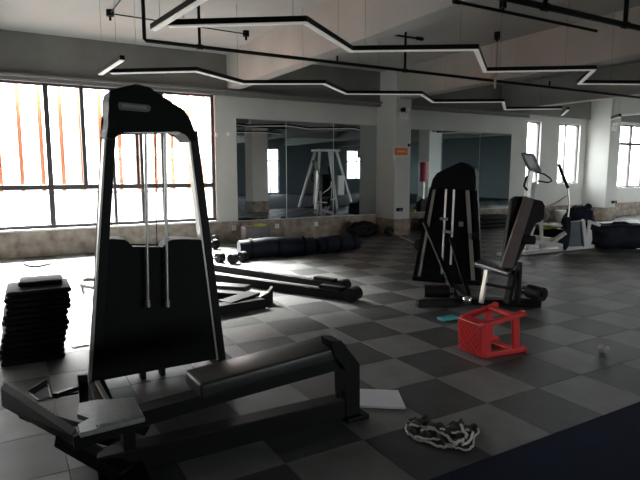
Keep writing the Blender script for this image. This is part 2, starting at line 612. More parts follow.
# ------------------------------------------------------------------ mirrors
def mirror(label, xsp, z0, z1):
    r = thing('wall_mirror', label, 'mirror', ((xsp[0] + xsp[-1]) / 2, Y1, z0))
    for i in range(len(xsp) - 1):
        B().bb(xsp[i] + .004, xsp[i + 1] - .004, Y1 - 0.012, Y1 - 0.004, z0, z1).build('mirror_panel', 'mirror', r)
    for x in xsp[1:-1]:
        B().bb(x - .006, x + .006, Y1 - 0.015, Y1, z0, z1).build('joint_strip', 'mirror_edge', r)
    B().bb(xsp[0], xsp[-1], Y1 - 0.018, Y1, z1, z1 + .015).build('edge_trim', 'mirror_edge', r)
    B().bb(xsp[0], xsp[-1], Y1 - 0.018, Y1, z0 - .012, z0).build('edge_trim', 'mirror_edge', r)
    return r


mirror('large three panel wall mirror left of the grey column', [4.26, 5.43, 6.66, 7.90], 0.475, 2.63)
mirror('large three panel wall mirror behind the two shrouded weight towers', [8.45, 10.02, 11.40, 12.66], 0.475, 2.58)


# ------------------------------------------------------------------ things on the walls and columns
def socket(px, py, Y, label, m='plastic_w', s=0.10):
    p = WYP(px, py, Y)
    r = thing('wall_socket', label, 'socket', (p.x, Y, p.z), group='white sockets on the marble band' if m == 'plastic_w' else None)
    B().bb(p.x - s / 2, p.x + s / 2, Y - .012, Y, p.z - s / 2, p.z + s / 2, bev=.003).build('face_plate', m, r)
    mm = 'grey' if m == 'plastic_w' else 'black'
    for k in (-.018, .018):
        B().bb(p.x + k - .004, p.x + k + .004, Y - .0135, Y - .011, p.z - .012, p.z + .012).build('slot', mm, r)


for (px, py, lab) in ((234, 228, 'white wall socket on marble under the left end of the left mirror'),
                      (277, 226, 'white wall socket on marble, second from the window'),
                      (316, 224, 'white wall socket on marble, third from the window'),
                      (352, 222.5, 'white wall socket on marble nearest the grey column'),
                      (573, 209, 'white wall socket on marble below the two light window')):
    socket(px, py, Y1 - 0.035, lab)
pc = WYP(397.5, 209, 10.15)
for (px, py, Y, wd, lab) in ((399, 209.5, 10.15, .16, 'black outlet box low on the grey column with the orange sign'),
                             (613.5, 202, 10.12, .22, 'black outlet box low on the pale right hand column')):
    p = WYP(px, py, Y)
    r = thing('outlet_box', lab, 'outlet', (p.x, Y, p.z))
    B().bb(p.x - wd / 2, p.x + wd / 2, Y - .05, Y, p.z - .04, p.z + .04, bev=.008).build('housing', 'blackp', r)
    B().bb(p.x - wd / 2 + .05, p.x + wd / 2 - .05, Y - .055, Y - .048, p.z - .015, p.z + .015).build('cover', 'grey', r)
# emergency twin-spot lamp and orange sign on the first column
p = WYP(403, 116, 10.17)
r = thing('emergency_lamp', 'white twin spot emergency lamp high on the grey column', 'emergency light', (p.x, 10.17, p.z - .1))
B().bb(p.x - .11, p.x + .11, 10.09, 10.17, p.z - .07, p.z + .07, bev=.012).build('battery_case', 'plastic_w', r)
for k, mm in ((-.07, 'blackp'), (.06, 'plastic_w')):
    h = B().cyl((p.x + k, 10.05, p.z + .13), (p.x + k, 10.13, p.z + .135), .055, .04, seg=16).build('lamp_head', mm, r)
    B().cyl((p.x + k, 10.12, p.z + .06), (p.x + k, 10.12, p.z + .12), .012).build('stalk', 'grey', h)
p = WYP(401, 151.5, 10.17)
r = thing('warning_sign', 'small orange sign with pale border on the grey column', 'sign', (p.x, 10.17, p.z))
B().bb(p.x - .235, p.x + .215, 10.155, 10.17, p.z - .125, p.z + .115, bev=.004).build('backing_board', 'cream', r)
B().bb(p.x - .205, p.x + .185, 10.150, 10.156, p.z - .085, p.z + .085).build('orange_panel', 'orange', r)
for k in range(7):
    x = p.x - .13 + k * .038
    B().bb(x, x + .024, 10.1485, 10.1505, p.z - .016, p.z + .016).build('print_mark', 'cream', r)
p = WYP(408.5, 145, 10.17)
r = thing('wall_detector', 'little dark detector above the orange sign', 'detector', (p.x, 10.17, p.z))
B().bb(p.x - .03, p.x + .03, 10.12, 10.17, p.z - .035, p.z + .03, bev=.008).build('housing', 'blackp', r)
B().cyl((p.x, 10.105, p.z), (p.x, 10.125, p.z), .018).build('lens', 'grey', r)
p = WYP(606, 128, 10.12)
r = thing('emergency_lamp', 'white twin spot emergency lamp high on the pale right hand column', 'emergency light', (16.25, 10.12, p.z - .1))
B().bb(16.14, 16.34, 10.05, 10.12, p.z - .07, p.z + .07, bev=.012).build('battery_case', 'plastic_w', r)
for k in (16.18, 16.30):
    B().cyl((k, 10.02, p.z + .13), (k, 10.09, p.z + .13), .05, .04, seg=16).build('lamp_head', 'plastic_w', r)
for n, (px, py) in enumerate(((217, 135), (228, 134))):
    p = WYP(px, py, Y1)
    tag(B().cyl((p.x, Y1 - .03, p.z), (p.x, Y1, p.z), .035, .045, seg=14).build('wall_button', 'plastic_w'),
        ('small white round fixing on the wall beside the window frame', 'small white round fixing on the wall beside the left mirror')[n], 'wall fixing')


# ------------------------------------------------------------------ zigzag pendant lights
def ceil_at(x):
    return 3.2 if any(a - .02 < x < b + .02 for a, b in BX) else ZC


def pendant(label, segs, z, wires, ext=()):
    p0 = G(*segs[0][0], z)
    r = thing('zigzag_pendant_light', label, 'pendant light', (p0.x, p0.y, z))
    for (a, b) in segs:
        A, Bp = G(*a, z), G(*b, z)
        u = (Bp - A).normalized()
        h = B().bar(A - u * .02 + Vector((0, 0, .031)), Bp + u * .02 + Vector((0, 0, .031)), .058, .048, bev=.003, seg=1).build('light_bar', 'black', r)
        B().bar(A - u * .01, Bp + u * .01, .050, .012).build('diffuser', 'diffuser', h)
    for q in wires:
        P = G(*q, z)
        B().cyl((P.x, P.y, z + .05), (P.x, P.y, ceil_at(P.x)), .0025, seg=6).build('suspension_wire', 'grey', r)
    return r


ZL = 2.80
pendant('zigzag strip light hanging nearest the long window wall',
        [((100.5, 74.5), (122, 60.5)), ((112, 73.5), (196, 71.5)), ((196, 71.5), (243, 84)), ((243, 84), (324, 84)),
         ((324, 84), (346, 94)), ((346, 94), (421, 94.5)), ((421, 94.5), (433, 102.5)), ((433, 102.5), (503, 102)),
         ((503, 102), (505, 109.5)), ((505, 109.5), (561, 109)), ((562, 115.5), (568, 110))], ZL,
        [(103, 73), (117, 64), (137, 72.7), (238, 82.5), (303, 84), (338, 90), (358, 94), (378, 94.2), (445, 102), (490, 102), (540, 109)])
pendant('zigzag strip light hanging nearest the viewer across the middle of the hall',
        [((154, 30), (211, -5)), ((170, 26.5), (305, 23)), ((305, 23), (351, 51.5)), ((351, 51.5), (476, 50)),
         ((476, 50), (485, 72)), ((485, 72), (594, 70)), ((594, 70), (579, 84)), ((579, 84), (652, 84.5))], ZL,
        [(160, 26), (184, 25.5), (293, 23.4), (338, 43), (365, 51), (460, 50.2), (500, 71.5), (565, 70.5), (610, 84)])
p1, p2 = G(612, 119.5, ZL), G(620, 117, ZL)
r = thing('strip_light', 'short strip light hanging before the pale right column', 'pendant light', (p1.x, p1.y, ZL))
h = B().bar(p1 + Vector((0, 0, .042)), p2 + Vector((0, 0, .042)), .062, .07).build('light_bar', 'black', r)
B().bar(p1, p2, .052, .014).build('diffuser', 'diffuser', h)
for P in (p1.lerp(p2, .2), p1.lerp(p2, .8)):
    B().cyl((P.x, P.y, ZL + .07), (P.x, P.y, ceil_at(P.x)), .0025, seg=6).build('suspension_wire', 'grey', r)


# ------------------------------------------------------------------ sprinkler pipes and conduit
def pipe(label, a, b, rad, hang, m='black', riser=None, heads=()):
    a, b = Vector(a), Vector(b)
    r = thing('sprinkler_pipe', label, 'pipe', tuple(a))
    pts = [a, b]
    if riser:
        pts = [Vector((a.x, a.y, ZC)), Vector((a.x, a.y, a.z + .02)), a + Vector((.02, 0, 0)), b]
    B().tube(pts, rad).build('pipe_run', m, r, smooth=True)
    for x in hang:
        t = (x - a.x) / (b.x - a.x)
        P = a.lerp(b, t)
        B().cyl((P.x, P.y, P.z), (P.x, P.y, ZC), rad * .8, seg=10).build('drop_pipe', m, r)
        B().cyl((P.x - .04, P.y, P.z), (P.x + .04, P.y, P.z), rad * 1.35, seg=12).build('coupling', m, r)
    for x in heads:
        t = (x - a.x) / (b.x - a.x)
        P = a.lerp(b, t)
        h = B().cyl((P.x, P.y, P.z), (P.x, P.y, P.z + .12), .014, seg=8).build('sprinkler_stem', m, r)
        B().cyl((P.x, P.y, P.z + .12), (P.x, P.y, P.z + .13), .035, seg=10).build('deflector', 'steel', h)


zp = 3.12
a = G(144.5, 40.5, zp)
b = G(545, 88, zp)
ym = (a.y + G(420, 72, zp).y) / 2
xs_ = [G(px, py, zp).x for px, py in ((201, 46), (407, 70))]
pipe('black sprinkler pipe with riser running below the ceiling beams', (a.x, a.y, zp), (20.5, ym - .1, zp), .024, xs_, riser=True,
     heads=[G(338, 62.5, zp).x, G(544, 88, zp).x, 12.9])
zq = 3.10
a = G(500, -3, zq)
b = G(640, 26.5, zq)
pipe('thick black sprinkler pipe crossing the upper right corner', (a.x - 1.2, a.y, zq), (b.x + 3.0, (a.y + b.y) / 2, zq), .030,
     [G(545, 7, zq).x, G(629, 24, zq).x])
zq = 3.15
a = G(455, 1.5, zq)
b = G(597, 31, zq)
pipe('thin black pipe just beyond the thick one in the upper right corner', (a.x, a.y, zq), (b.x, (a.y + b.y) / 2, zq), .016, [a.x + .02])
# ceiling conduit with junction boxes
a, b = G(110, 13.5, 3.83), G(246, 34, 3.83)
r = thing('ceiling_conduit', 'thin conduit with two junction boxes fixed under the ceiling', 'conduit', (a.x, a.y, 3.83))
B().cyl(a, b, .010, seg=8).build('conduit_tube', 'black', r)
B().cyl(a, (a.x + .05, a.y - 2.2, 3.83), .009, seg=8).build('conduit_tube', 'black', r)
for P in (a, b):
    B().cyl((P.x, P.y, 3.79), (P.x, P.y, ZC), .055, seg=14).build('junction_box', 'black', r)
    B().cyl((P.x, P.y, 3.73), (P.x, P.y, 3.79), .018, seg=10).build('cable_gland', 'black', r)
a, b = G(382, 36, 3.25), G(374.5, -2, 3.25)
P = G(378, 31, 3.3)
r = thing('bent_conduit', 'thin dark bent conduit dropping from the ceiling near the middle beam', 'conduit', (P.x, P.y, 3.3))
q2 = P + Vector((.62, -.02, -.02))
B().tube([(P.x - .03, P.y, ZC), (P.x, P.y, 3.32), P + Vector((.03, 0, -.02)), q2], .013, seg=8).build('conduit_tube', 'black', r)
B().cyl(q2, q2 + Vector((.10, 0, 0)), .024, seg=10).build('end_socket', 'black', r)
for n, (px, py) in enumerate(((497, 37), (503, 5))):
    P = G(px, py, 3.80)
    r = thing(('ceiling_sprinkler', 'junction_fitting')[n], ('pendent sprinkler on a drop pipe left of the middle light bars', 'dark junction fitting on the ceiling near the upper right pipes')[n], 'sprinkler', (P.x, P.y, 3.8))
    B().cyl((P.x, P.y, 3.76), (P.x, P.y, ZC), .05, seg=12).build('rose', 'black', r)
    B().cyl((P.x, P.y, 3.72), (P.x, P.y, 3.76), .02, seg=10).build('nozzle', 'black', r)
    if n == 0:
        B().cyl((P.x, P.y, 2.95), (P.x, P.y, 3.72), .022, seg=10).build('drop_pipe', 'alu', r)
P = WYP(137.5, 60, 7.1)
# ------------------------------------------------------------------ seated row machine in front
TYF = 3.85
r = thing('seated_row_machine', 'tall black seated row machine with shrouded tower, bench and foot plates', 'weight machine', (0.93, 4.0, 0))
cap = [(106, 138), (110, 118), (108.5, 100), (110.5, 89.5), (122, 87), (136, 83.5), (151, 87), (158, 95), (170, 101), (184, 109), (191, 119), (195, 130), (197, 141),
       (190, 141), (186, 133), (178, 131.5), (124, 130.5), (118, 133), (116, 139)]
cp = B().prism([WYP(x, y, TYF) for x, y in cap], (0, 0.30, 0), bev=.012).build('top_cowl', 'blackp', r)
pl = [(119, 102), (148.5, 105), (151, 107), (150, 111), (147, 112), (119.5, 109.5), (118, 106)]
B().prism([WYP(x, y, TYF - .004) for x, y in pl], (0, 0.012, 0)).build('name_plate', 'plate', cp)
tx = [WYP(x, y, TYF - .006) for x, y in ((121, 105.2), (147, 107.8))]
for k in range(7):
    q = tx[0].lerp(tx[1], (k + .25) / 7.3)
    B().bb(q.x, q.x + .022, TYF - .0075, TYF - .003, q.z - .012, q.z + .010).build('raised_mark', 'grey', cp)


def post(top, bot, wd, dp, Yc):
    t, b_ = WYP(*top, Yc), WYP(*bot, Yc)
    b_.z = max(b_.z, 0.0)
    o = B().prism([(t.x - wd / 2, Yc - dp / 2, t.z), (t.x + wd / 2, Yc - dp / 2, t.z), (b_.x + wd / 2, Yc - dp / 2, b_.z), (b_.x - wd / 2, Yc - dp / 2, b_.z)],
                  (0, dp, 0), bev=.006).build('upright', 'black', r)
    B().prism([(t.x - wd / 2 - .014, Yc - dp / 2 + .008, t.z), (t.x - wd / 2 + .012, Yc - dp / 2 + .008, t.z), (b_.x - wd / 2 + .012, Yc - dp / 2 + .008, b_.z),
               (b_.x - wd / 2 - .014, Yc - dp / 2 + .008, b_.z)], (0, dp - .016, 0)).build('lit_face_strip', 'alu', o)  # added pale strip stands for light caught on the upright's left face
    return o


post((110.5, 131), (95, 390), .060, .11, 4.02)
post((191.5, 131), (221, 366), .060, .11, 4.02)
sh = [(99, 243), (101, 240), (113, 239), (125, 239.5), (129, 242), (132, 248), (163, 248.5), (168, 242), (172, 239.5), (184, 239), (203, 240), (208, 245),
      (217.5, 359), (96, 382)]
so = B().prism([WYP(x, y, 3.98) for x, y in sh], (0, 0.20, 0), bev=.008).build('weight_shroud', 'blackp', r)
for (px, y0) in ((145.5, 131), (165, 131)):
    t, b_ = WYP(px, y0, 3.93), WYP(px + 2.5, 303, 3.93)
    g_ = B().cyl(t, b_, .0105, seg=12).build('guide_rod', 'steel', r)
    B().cyl(b_ + Vector((0, 0, -.03)), b_ + Vector((0, 0, .02)), .018, seg=12).build('rod_stop', 'steel', g_)
t, b_ = WYP(155, 131, 4.0), WYP(157, 248, 4.0)
B().cyl(t, b_, .0035, seg=6).build('cable', 'black', r)
B().cyl(WYP(101, 137, 3.92), WYP(89, 392, 3.92), .004, seg=6).build('cable', 'grey', r)
# base
B().bb(1.34, 1.48, 3.86, 4.20, .0, .05, bev=.006).build('foot', 'black', r)
B().bb(.36, .52, 3.93, 4.20, .0, .05, bev=.006).build('foot', 'black', r)
B().bb(.40, .51, 2.20, 3.93, .0, .075, bev=.006).build('base_beam', 'black', r)
B().bar((.455, 3.88, .085), (.49, 2.95, .085), .03, .02, bev=.004).build('base_rail_strip', 'alu', r)
B().bb(.33, .60, 2.14, 2.20, .0, .05, bev=.006).build('foot', 'rubber', r)
for k in (147, 167):
    t = WYP(k, 372, 3.86)
    B().bb(t.x - .018, t.x + .018, 3.98, 4.06, .0, .16).build('shroud_foot', 'black', r)
# low beam and bench rail run along x
YB = 2.75
B().bar((.30, YB, .075), (1.80, YB - .03, .075), .11, .13, bev=.006).build('low_beam', 'black', r)
rl = [(.20, .275), (.50, .325), (.80, .345), (1.72, .40), (1.72, .325), (1.0, .285), (.50, .245), (.20, .20)]
B().prism([(x, YB - .055, z) for x, z in rl], (0, .11, 0), bev=.005).build('bench_rail', 'black', r)
leg = [(331, 341), (342, 341), (360, 364), (360, 418), (346, 417), (346, 368), (334, 356)]
lg = B().prism([WYP(x, y, YB - .09) for x, y in leg], (0, .13, 0), bev=.004).build('end_leg', 'black', r)
q = WYP(340, 393, YB - .05)
B().cyl((q.x - .02, YB - .06, q.z), (q.x + .05, YB - .06, q.z), .012).ball((q.x - .025, YB - .06, q.z), .02).build('adjuster_knob', 'blackp', lg)
B().bb(1.71, 1.87, YB - .13, YB + .10, .0, .03, bev=.006).build('end_foot', 'black', r)
P0, P1 = Vector((.80, YB + .01, .391)), Vector((1.74, YB + .05, .445))
ps = B().bar(P0, P1, .25, .085, bev=.016, seg=3).build('seat_pad', 'vinyl', r, smooth=True)
B().bar(P0 + Vector((.06, 0, -.045)), P1 + Vector((-.06, 0, -.045)), .20, .02).build('pad_board', 'black', ps)
for x in (.455,):
    B().bb(x - .03, x + .03, YB - .04, YB + .04, .10, .24).build('rail_post', 'black', r)
# ribbed foot plate on the near side
zc = .335
pb = [(79, 403), (96, 399.5), (134, 397.5), (145, 417), (80, 433), (78, 424), (90, 418), (77, 414)]
pb = [G(x, y, zc) for x, y in pb]
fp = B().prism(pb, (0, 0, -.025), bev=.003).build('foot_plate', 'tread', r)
c0, c1, c2, c3 = G(84, 402.5, zc), G(134, 398, zc), G(144, 416.5, zc), G(82, 431.5, zc)
for k in range(15):
    t = (k + 4.5) / 19
    B().bar(c0.lerp(c1, t).lerp(c3.lerp(c2, t), .04) + Vector((0, 0, .003)), c0.lerp(c1, t).lerp(c3.lerp(c2, t), .96) + Vector((0, 0, .003)), .009, .012).build('tread_rib', 'tread', fp)
B().bar(c0.lerp(c3, .5) + Vector((.15, 0, -.035)), (.55, YB, .2), .05, .05).build('plate_bracket', 'black', r)
# second foot plate, tilted, on the far side
ta, tb = G(4, 382, .30), G(76, 428, .30)
ba, bb_ = G(5, 400, .21), G(79, 440, .21)
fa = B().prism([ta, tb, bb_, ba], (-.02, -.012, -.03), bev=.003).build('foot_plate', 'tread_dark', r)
B().bar(ta, ba, .012, .02).build('plate_edge', 'alu', fa)
for k in range(18):
    t = (k + 1) / 19.5
    B().bar(ta.lerp(tb, t).lerp(ba.lerp(bb_, t), .06) + Vector((.003, .002, .001)), ta.lerp(tb, t).lerp(ba.lerp(bb_, t), .94) + Vector((.003, .002, .001)), .006, .005).build('tread_rib', 'tread_dark', fa)
mid = ta.lerp(bb_, .55)
B().bar(mid + Vector((0, 0, -.05)), (.455, mid.y - .15, .05), .07, .05).build('plate_bracket', 'black', r)
mm = ba.lerp(bb_, .75) + Vector((.01, -.02, -.04))
B().bar((mm.x, mm.y, mm.z), (.42, 2.62, .06), .09, .07, bev=.01).build('pivot_bracket', 'black', r)
B().cyl(G(25, 410, .17), G(34, 414, .15), .05, seg=18).build('pulley', 'blackp', r)
B().bar(G(83, 378, .33), G(84, 404, .08), .05, .04).build('pulley_post', 'black', r)
# handle hanging on the plate
hz = .33
hb = B().cyl(G(30, 393, hz), G(47, 382, hz + .03), .019, seg=14).build('pull_handle', 'rubber', r)
B().tube([G(30, 393, hz), G(38, 400, hz - .02), G(52, 398, hz - .02), G(47, 382, hz + .03)], .007).build('handle_bow', 'chrome', hb)
B().bar(G(55, 396, .27), G(77, 388, .22), .028, .028).build('cable_arm', 'black', r)
B().cyl(G(44, 399, .3), G(78, 393, .28), .006, seg=8).build('cable', 'black', r)

# ------------------------------------------------------------------ stack of black mats at the left
names = ['topmost', 'second', 'third', 'fourth', 'fifth', 'sixth', 'seventh', 'eighth', 'ninth', 'tenth', 'eleventh', 'twelfth', 'thirteenth', 'fourteenth']
N = 13
th = .0455
matbm = B().box((0, 0, 0), (.47, .47, th - .001), bev=.0215, seg=4)
o0 = matbm.build('rubber_mat', 'rubber', smooth=True)
cx, cy = .10, 5.02
for k in range(N):
    o = o0 if k == 0 else o0.copy()
    if k:
        C.objects.link(o)
    t = k / (N - 1)
    o.location = (cx + .075 * t + random.uniform(-.008, .008), cy + random.uniform(-.012, .012), th * (k + .5))
    o.rotation_euler = (0, 0, R(random.uniform(-2.5, 2.5)))
    depth_ = N - k
    tag(o, ('black rubber mat at the bottom of the stack beside the tall machine' if k == 0 else
            'full size black rubber mat, %s from the top of the stack at left' % names[depth_]), 'mat', 'stacked black rubber mats')
B_ = B().box((0, 0, 0), (.33, .30, th - .006), bev=.018, seg=3).build('rubber_mat', 'rubber', smooth=True)
B_.location = (cx + .10, cy + .06, th * (N + .5))
B_.rotation_euler = (0, 0, R(-4))
tag(B_, 'smaller black rubber mat lying topmost on the stack at left', 'mat', 'stacked black rubber mats')


# ------------------------------------------------------------------ red stool lying on its side
def red_stool():
    # local: seat plane x=0, legs along +x ; lies on side y-z square, rests on z=0
    p = G(470, 357)
    r = thing('step_stool', 'red plastic stool with lattice seat lying on its side', 'stool', (3.28, 3.175, 0), R(-3))
    s, f, L = .140, .174, .46                    # half seat, half foot, length
    th_ = math.atan2(f - s, L)
    T = Matrix.Translation((0, 0, s + .010)) @ Matrix.Rotation(-th_, 4, 'Y')

    def tr(v):
        return T @ Vector(v)
    seat = B()
    seat.prism([tr((0, y, z)) for y, z in ((-s, -s), (s, -s), (s, s), (-s, s))], T.to_3x3() @ Vector((.022, 0, 0)), bev=.007)
    so = seat.build('seat', 'red', r, local=True)
    n = 5
    for sg in (1, -1):
        for k in range(-n + 1, n):
            c = k * 2 * s / n
            lo, hi = max(-s, c - s), min(s, c + s)
            if hi - lo < .04:
                continue
            B().bar(tr((-.002, lo + .008, sg * (c - lo - .008))), tr((-.002, hi - .008, sg * (c - hi + .008))), .009, .008, up=(1, 0, 0)).build('lattice_rib', 'red', so, local=True)
    # skirt
    for (y0, z0, y1, z1) in ((-s, -s, s, -s), (s, -s, s, s), (s, s, -s, s), (-s, s, -s, -s)):
        k = 1 + .07 / L * (f - s) / s
        q = [tr((.01, y0, z0)), tr((.01, y1, z1)), tr((.10, y1 * k, z1 * k)), tr((.10, y0 * k, z0 * k))]
        nrm = Vector((0, -(y0 + y1) / 2, -(z0 + z1) / 2)).normalized() * .008
        B().prism(q, T.to_3x3() @ nrm, bev=.002).build('skirt', 'red', r, local=True)
    for (sy, sz) in ((-1, -1), (1, -1), (1, 1), (-1, 1)):
        a, b = (.03, sy * (s - .014), sz * (s - .014)), (L, sy * (f - .016), sz * (f - .016))
        lg = B().bar(tr(a), tr(b), .044, .044, bev=.008).build('leg', 'red', r, local=True)
        B().bar(tr((L - .012, b[1], b[2])), tr((L + .008, b[1] * 1.01, b[2] * 1.01)), .054, .054, bev=.008).build('foot', 'red', lg, local=True)
    k = .80
    e = s + (f - s) * k - .014
    x = L * k
    for (y0, z0, y1, z1) in ((-e, -e, e, -e), (e, -e, e, e), (e, e, -e, e), (-e, e, -e, -e)):
        B().bar(tr((x, y0, z0)), tr((x, y1, z1)), .024, .075, up=(1, 0, 0), bev=.004).build('stretcher', 'red', r, local=True)
    # inner moulded boss under the seat
    B().cyl(tr((.02, 0, 0)), tr((.12, 0, 0)), .045, .035, seg=14).build('moulded_boss', 'red', r, local=True)


red_stool()

# ------------------------------------------------------------------ litter on the floor
a, b, c, d = G(360, 391), G(398, 392.5), G(406, 410), G(360, 408)
bd = B().prism([Vector((p.x, p.y, .018)) for p in (a, b, c, d)], (0, 0, -.016), bev=.003)
o = bd.build('flat_board', 'paper')
tag(o, 'flat white board lying on the carpet by the bench foot', 'board')


def crumple(cx, cy, rx, ry, h, rz, n=34, seed=3, fine=7.0):
    rnd = random.Random(seed)
    bm = bmesh.new()
    ph = [rnd.uniform(0, 6.3) for _ in range(10)]
    rows = []
    for i in range(n + 1):
        row = []
        for j in range(n + 1):
            u, v = i / n * 2 - 1, j / n * 2 - 1
            edge = 1 + .16 * math.sin(3 * u + ph[0]) * math.cos(4 * v + ph[1])
            x, y = u * rx * edge + .02 * math.sin(6 * v + ph[2]), v * ry * edge + .02 * math.sin(5 * u + ph[3])
            z = h * (.35 + .28 * math.sin(fine * u + 3 * v + ph[4]) + .25 * math.sin(fine * 1.3 * v - 4 * u + ph[5]) + .2 * math.sin(13 * (u + v) + ph[6]))
            z *= max(0, 1 - max(abs(u), abs(v)) ** 6 * .8)
            row.append(bm.verts.new((x, y, max(.004, z))))
        rows.append(row)
    for i in range(n):
        for j in range(n):
            bm.faces.new((rows[i][j], rows[i + 1][j], rows[i + 1][j + 1], rows[i][j + 1]))
    b = B()
    b.bm.free()
    b.bm = bm
    bmesh.ops.solidify(bm, geom=bm.faces[:], thickness=.003)
    bm.transform(Matrix.Translation((cx, cy, .002)) @ Matrix.Rotation(rz, 4, 'Z'))
    return b


# crumpled dark net cloth with pale edges
ct = G(443, 437)
r = thing('crumpled_cloth', 'crumpled dark cloth with pale piped edges on the floor in front', 'cloth', (ct.x, ct.y, 0))
outl = [(405.5, 428), (408, 422.5), (416, 420.5), (428, 422), (441, 427.5), (452, 426), (462, 423.5), (466, 428), (477, 428.5), (479, 431), (474, 438), (473, 446),
        (469, 449.5), (455, 448.5), (444, 449.5), (431, 445), (417, 440.5), (408, 435)]
bm = bmesh.new()
vv = [bm.verts.new((p.x, p.y, .004)) for p in (G(*q) for q in outl)]
fc = bm.faces.new(vv)
bmesh.ops.triangulate(bm, faces=[fc])
for k in range(4):
    bmesh.ops.subdivide_edges(bm, edges=bm.edges[:], cuts=1, use_grid_fill=True)
    bmesh.ops.triangulate(bm, faces=bm.faces[:])
for v in bm.verts:
    bd_ = any(e.is_boundary for e in v.link_edges)
    if not bd_:
        x, y = v.co.x * 38, v.co.y * 38
        v.co.z = .006 + .022 * abs(math.sin(x + .7 * y) * math.cos(.8 * y - .4 * x)) + .008 * (1 + math.sin(2.3 * x - y))
cb = B()
cb.bm.free()
cb.bm = bm
bmesh.ops.solidify(bm, geom=bm.faces[:], thickness=.003)
cb.build('cloth_body', 'cloth_dark', r, smooth=True)


def hem(pp, h=.024, rad=.0055, m='cloth'):
    P = [G(*q, h) for q in pp]
    fine = []
    for i in range(len(P) - 1):
        for k in range(4):
            q = P[i].lerp(P[i + 1], k / 4)
            q.z += .006 * math.sin(i * 4 + k * 1.6)
            fine.append(q)
    fine.append(P[-1])
    B().tube(fine, rad, seg=8).build('piped_edge', m, r, smooth=True)


hem(outl[-1:] + outl[:6], .016)
hem(outl[5:14], .018)
hem([(408, 434), (417, 439), (431, 444), (444, 447), (455, 446)], .016, .008)
hem([(409, 425), (422, 426), (434, 429), (445, 435), (452, 441), (457, 445)], .034, .008)
hem([(421, 431), (424, 429), (434, 430)], .036, .006)
hem([(440, 429), (452, 432), (464, 433)], .034, .006)
hem([(461, 425), (464, 431), (467, 436), (462, 441), (454, 444)], .034, .009)
hem([(414, 437), (427, 438), (440, 441), (452, 446)], .030, .007)
hem([(466, 430), (473, 432), (471, 440), (462, 445)], .032, .008)

a = G(440, 321)
b = G(455, 318.5)
tag(B().bar((a.x, a.y, .018), (b.x, b.y, .018), .10, .034, bev=.010).build('sponge_block', 'teal'), 'small teal sponge on the carpet left of the red stool', 'sponge')
ct = G(603, 353)
lb = B().ball((ct.x, ct.y, .035), .05, 3, (1.15, .8, .62))
rnd = random.Random(2)
for v in lb.bm.verts:
    v.co += Vector((rnd.uniform(-1, 1), rnd.uniform(-1, 1), rnd.uniform(-1, 1))) * .007
tag(lb.build('crumpled_paper', 'litter'), 'crumpled grey paper ball alone on the carpet at right', 'litter')
for n, (px, py, sx, sy, rz, lab) in enumerate(((58, 271, .55, .30, .1, 'large white sheet on the bright floor below the window'),
                                              (78, 303, .17, .10, .3, 'white paper scrap right of the mat stack near its top'),
                                              (80, 346, .13, .07, .15, 'white paper scrap right of the mat stack near its foot'))):
    p = G(px, py)
    tag(B().box((p.x, p.y, .006), (sx, sy, .008), rot=rz).build('paper_sheet', 'paper'), lab, 'paper')
p = G(36, 266)
r = thing('rope_handle', 'thin dark curved bar on the bright floor below the window', 'bar', (p.x, p.y, 0))
q = [G(24, 264, .02), G(32, 266.5, .02), G(39, 266, .02), G(51, 263.5, .02)]
B().tube(q, .018, seg=8).build('bar_grip', 'rubber', r, smooth=True)
# small bottle near the wall
p = G(157, 246.5)
r = thing('water_bottle', 'small pale blue bottle on the floor seen through the tall machine', 'bottle', (p.x, p.y, 0))
B().lathe((p.x, p.y, 0), [(.030, 0), (.034, .01), (.034, .15), (.014, .19), (.014, .20)], 14).build('bottle_body', 'clear', r, smooth=True)
B().cyl((p.x, p.y, .20), (p.x, p.y, .225), .016, seg=12).build('bottle_cap', 'plastic_w', r)
# grey bent loop behind the tall machine
p = G(88, 291)
r = thing('frame_loop', 'dark bent steel loop on the floor beside the tall machine', 'frame part', (p.x, p.y, 0))
B().tube([G(104, 279, .12), G(86, 279.5, .12), G(81, 281.5, .12), G(82, 285, .12), G(92, 287, .12), G(110, 291, .12)], .028, seg=8).build('bent_tube', 'grey', r)
B().bar(G(82, 284, .10), G(82, 284, .0), .05, .05).build('stub_leg', 'black', r)


# ------------------------------------------------------------------ dismantled beams on the floor
def beam(label, a, b, wd, ht, end_r, zb=.0, strip=True):
    a, b = Vector((a.x, a.y, 0)), Vector((b.x, b.y, 0))
    r = thing('steel_beam', label, 'steel beam', tuple((a + b) / 2), group='dismantled beams on the floor')
    up = Vector((0, 0, zb + ht / 2))
    B().bar(a + up, b + up, wd, ht, bev=.008).build('box_section', 'black', r)
    u = (b - a).normalized()
    n = Vector((-u.y, u.x, 0))
    B().cyl(b + Vector((0, 0, end_r)) - n * wd * .75, b + Vector((0, 0, end_r)) + n * wd * .75, end_r, seg=20).build('rubber_end', 'rubber', r)
    B().bar(b - u * .45 + up + Vector((0, 0, ht / 2 + .02)), b - u * .12 + up + Vector((0, 0, ht / 2 + .02)), wd * .8, .05, bev=.006).build('slide_block', 'blackp', r)
    if strip:
        B().bar(a + u * .1 + up + Vector((0, 0, ht / 2 + .002)), b - u * .5 + up + Vector((0, 0, ht / 2 + .002)), wd * .35, .006).build('wear_strip', 'steel', r)
    B().bb(a.x - .05, a.x + .05, a.y - .05, a.y + .05, 0, ht + .01).build('end_plate', 'black', r)


beam('long black steel beam with round end lying on floor, farther of two', G(196, 267), G(343, 291), .11, .10, .075)
beam('long black steel beam with round end lying on floor, nearer of two', G(190, 277), G(353, 301), .12, .11, .085)


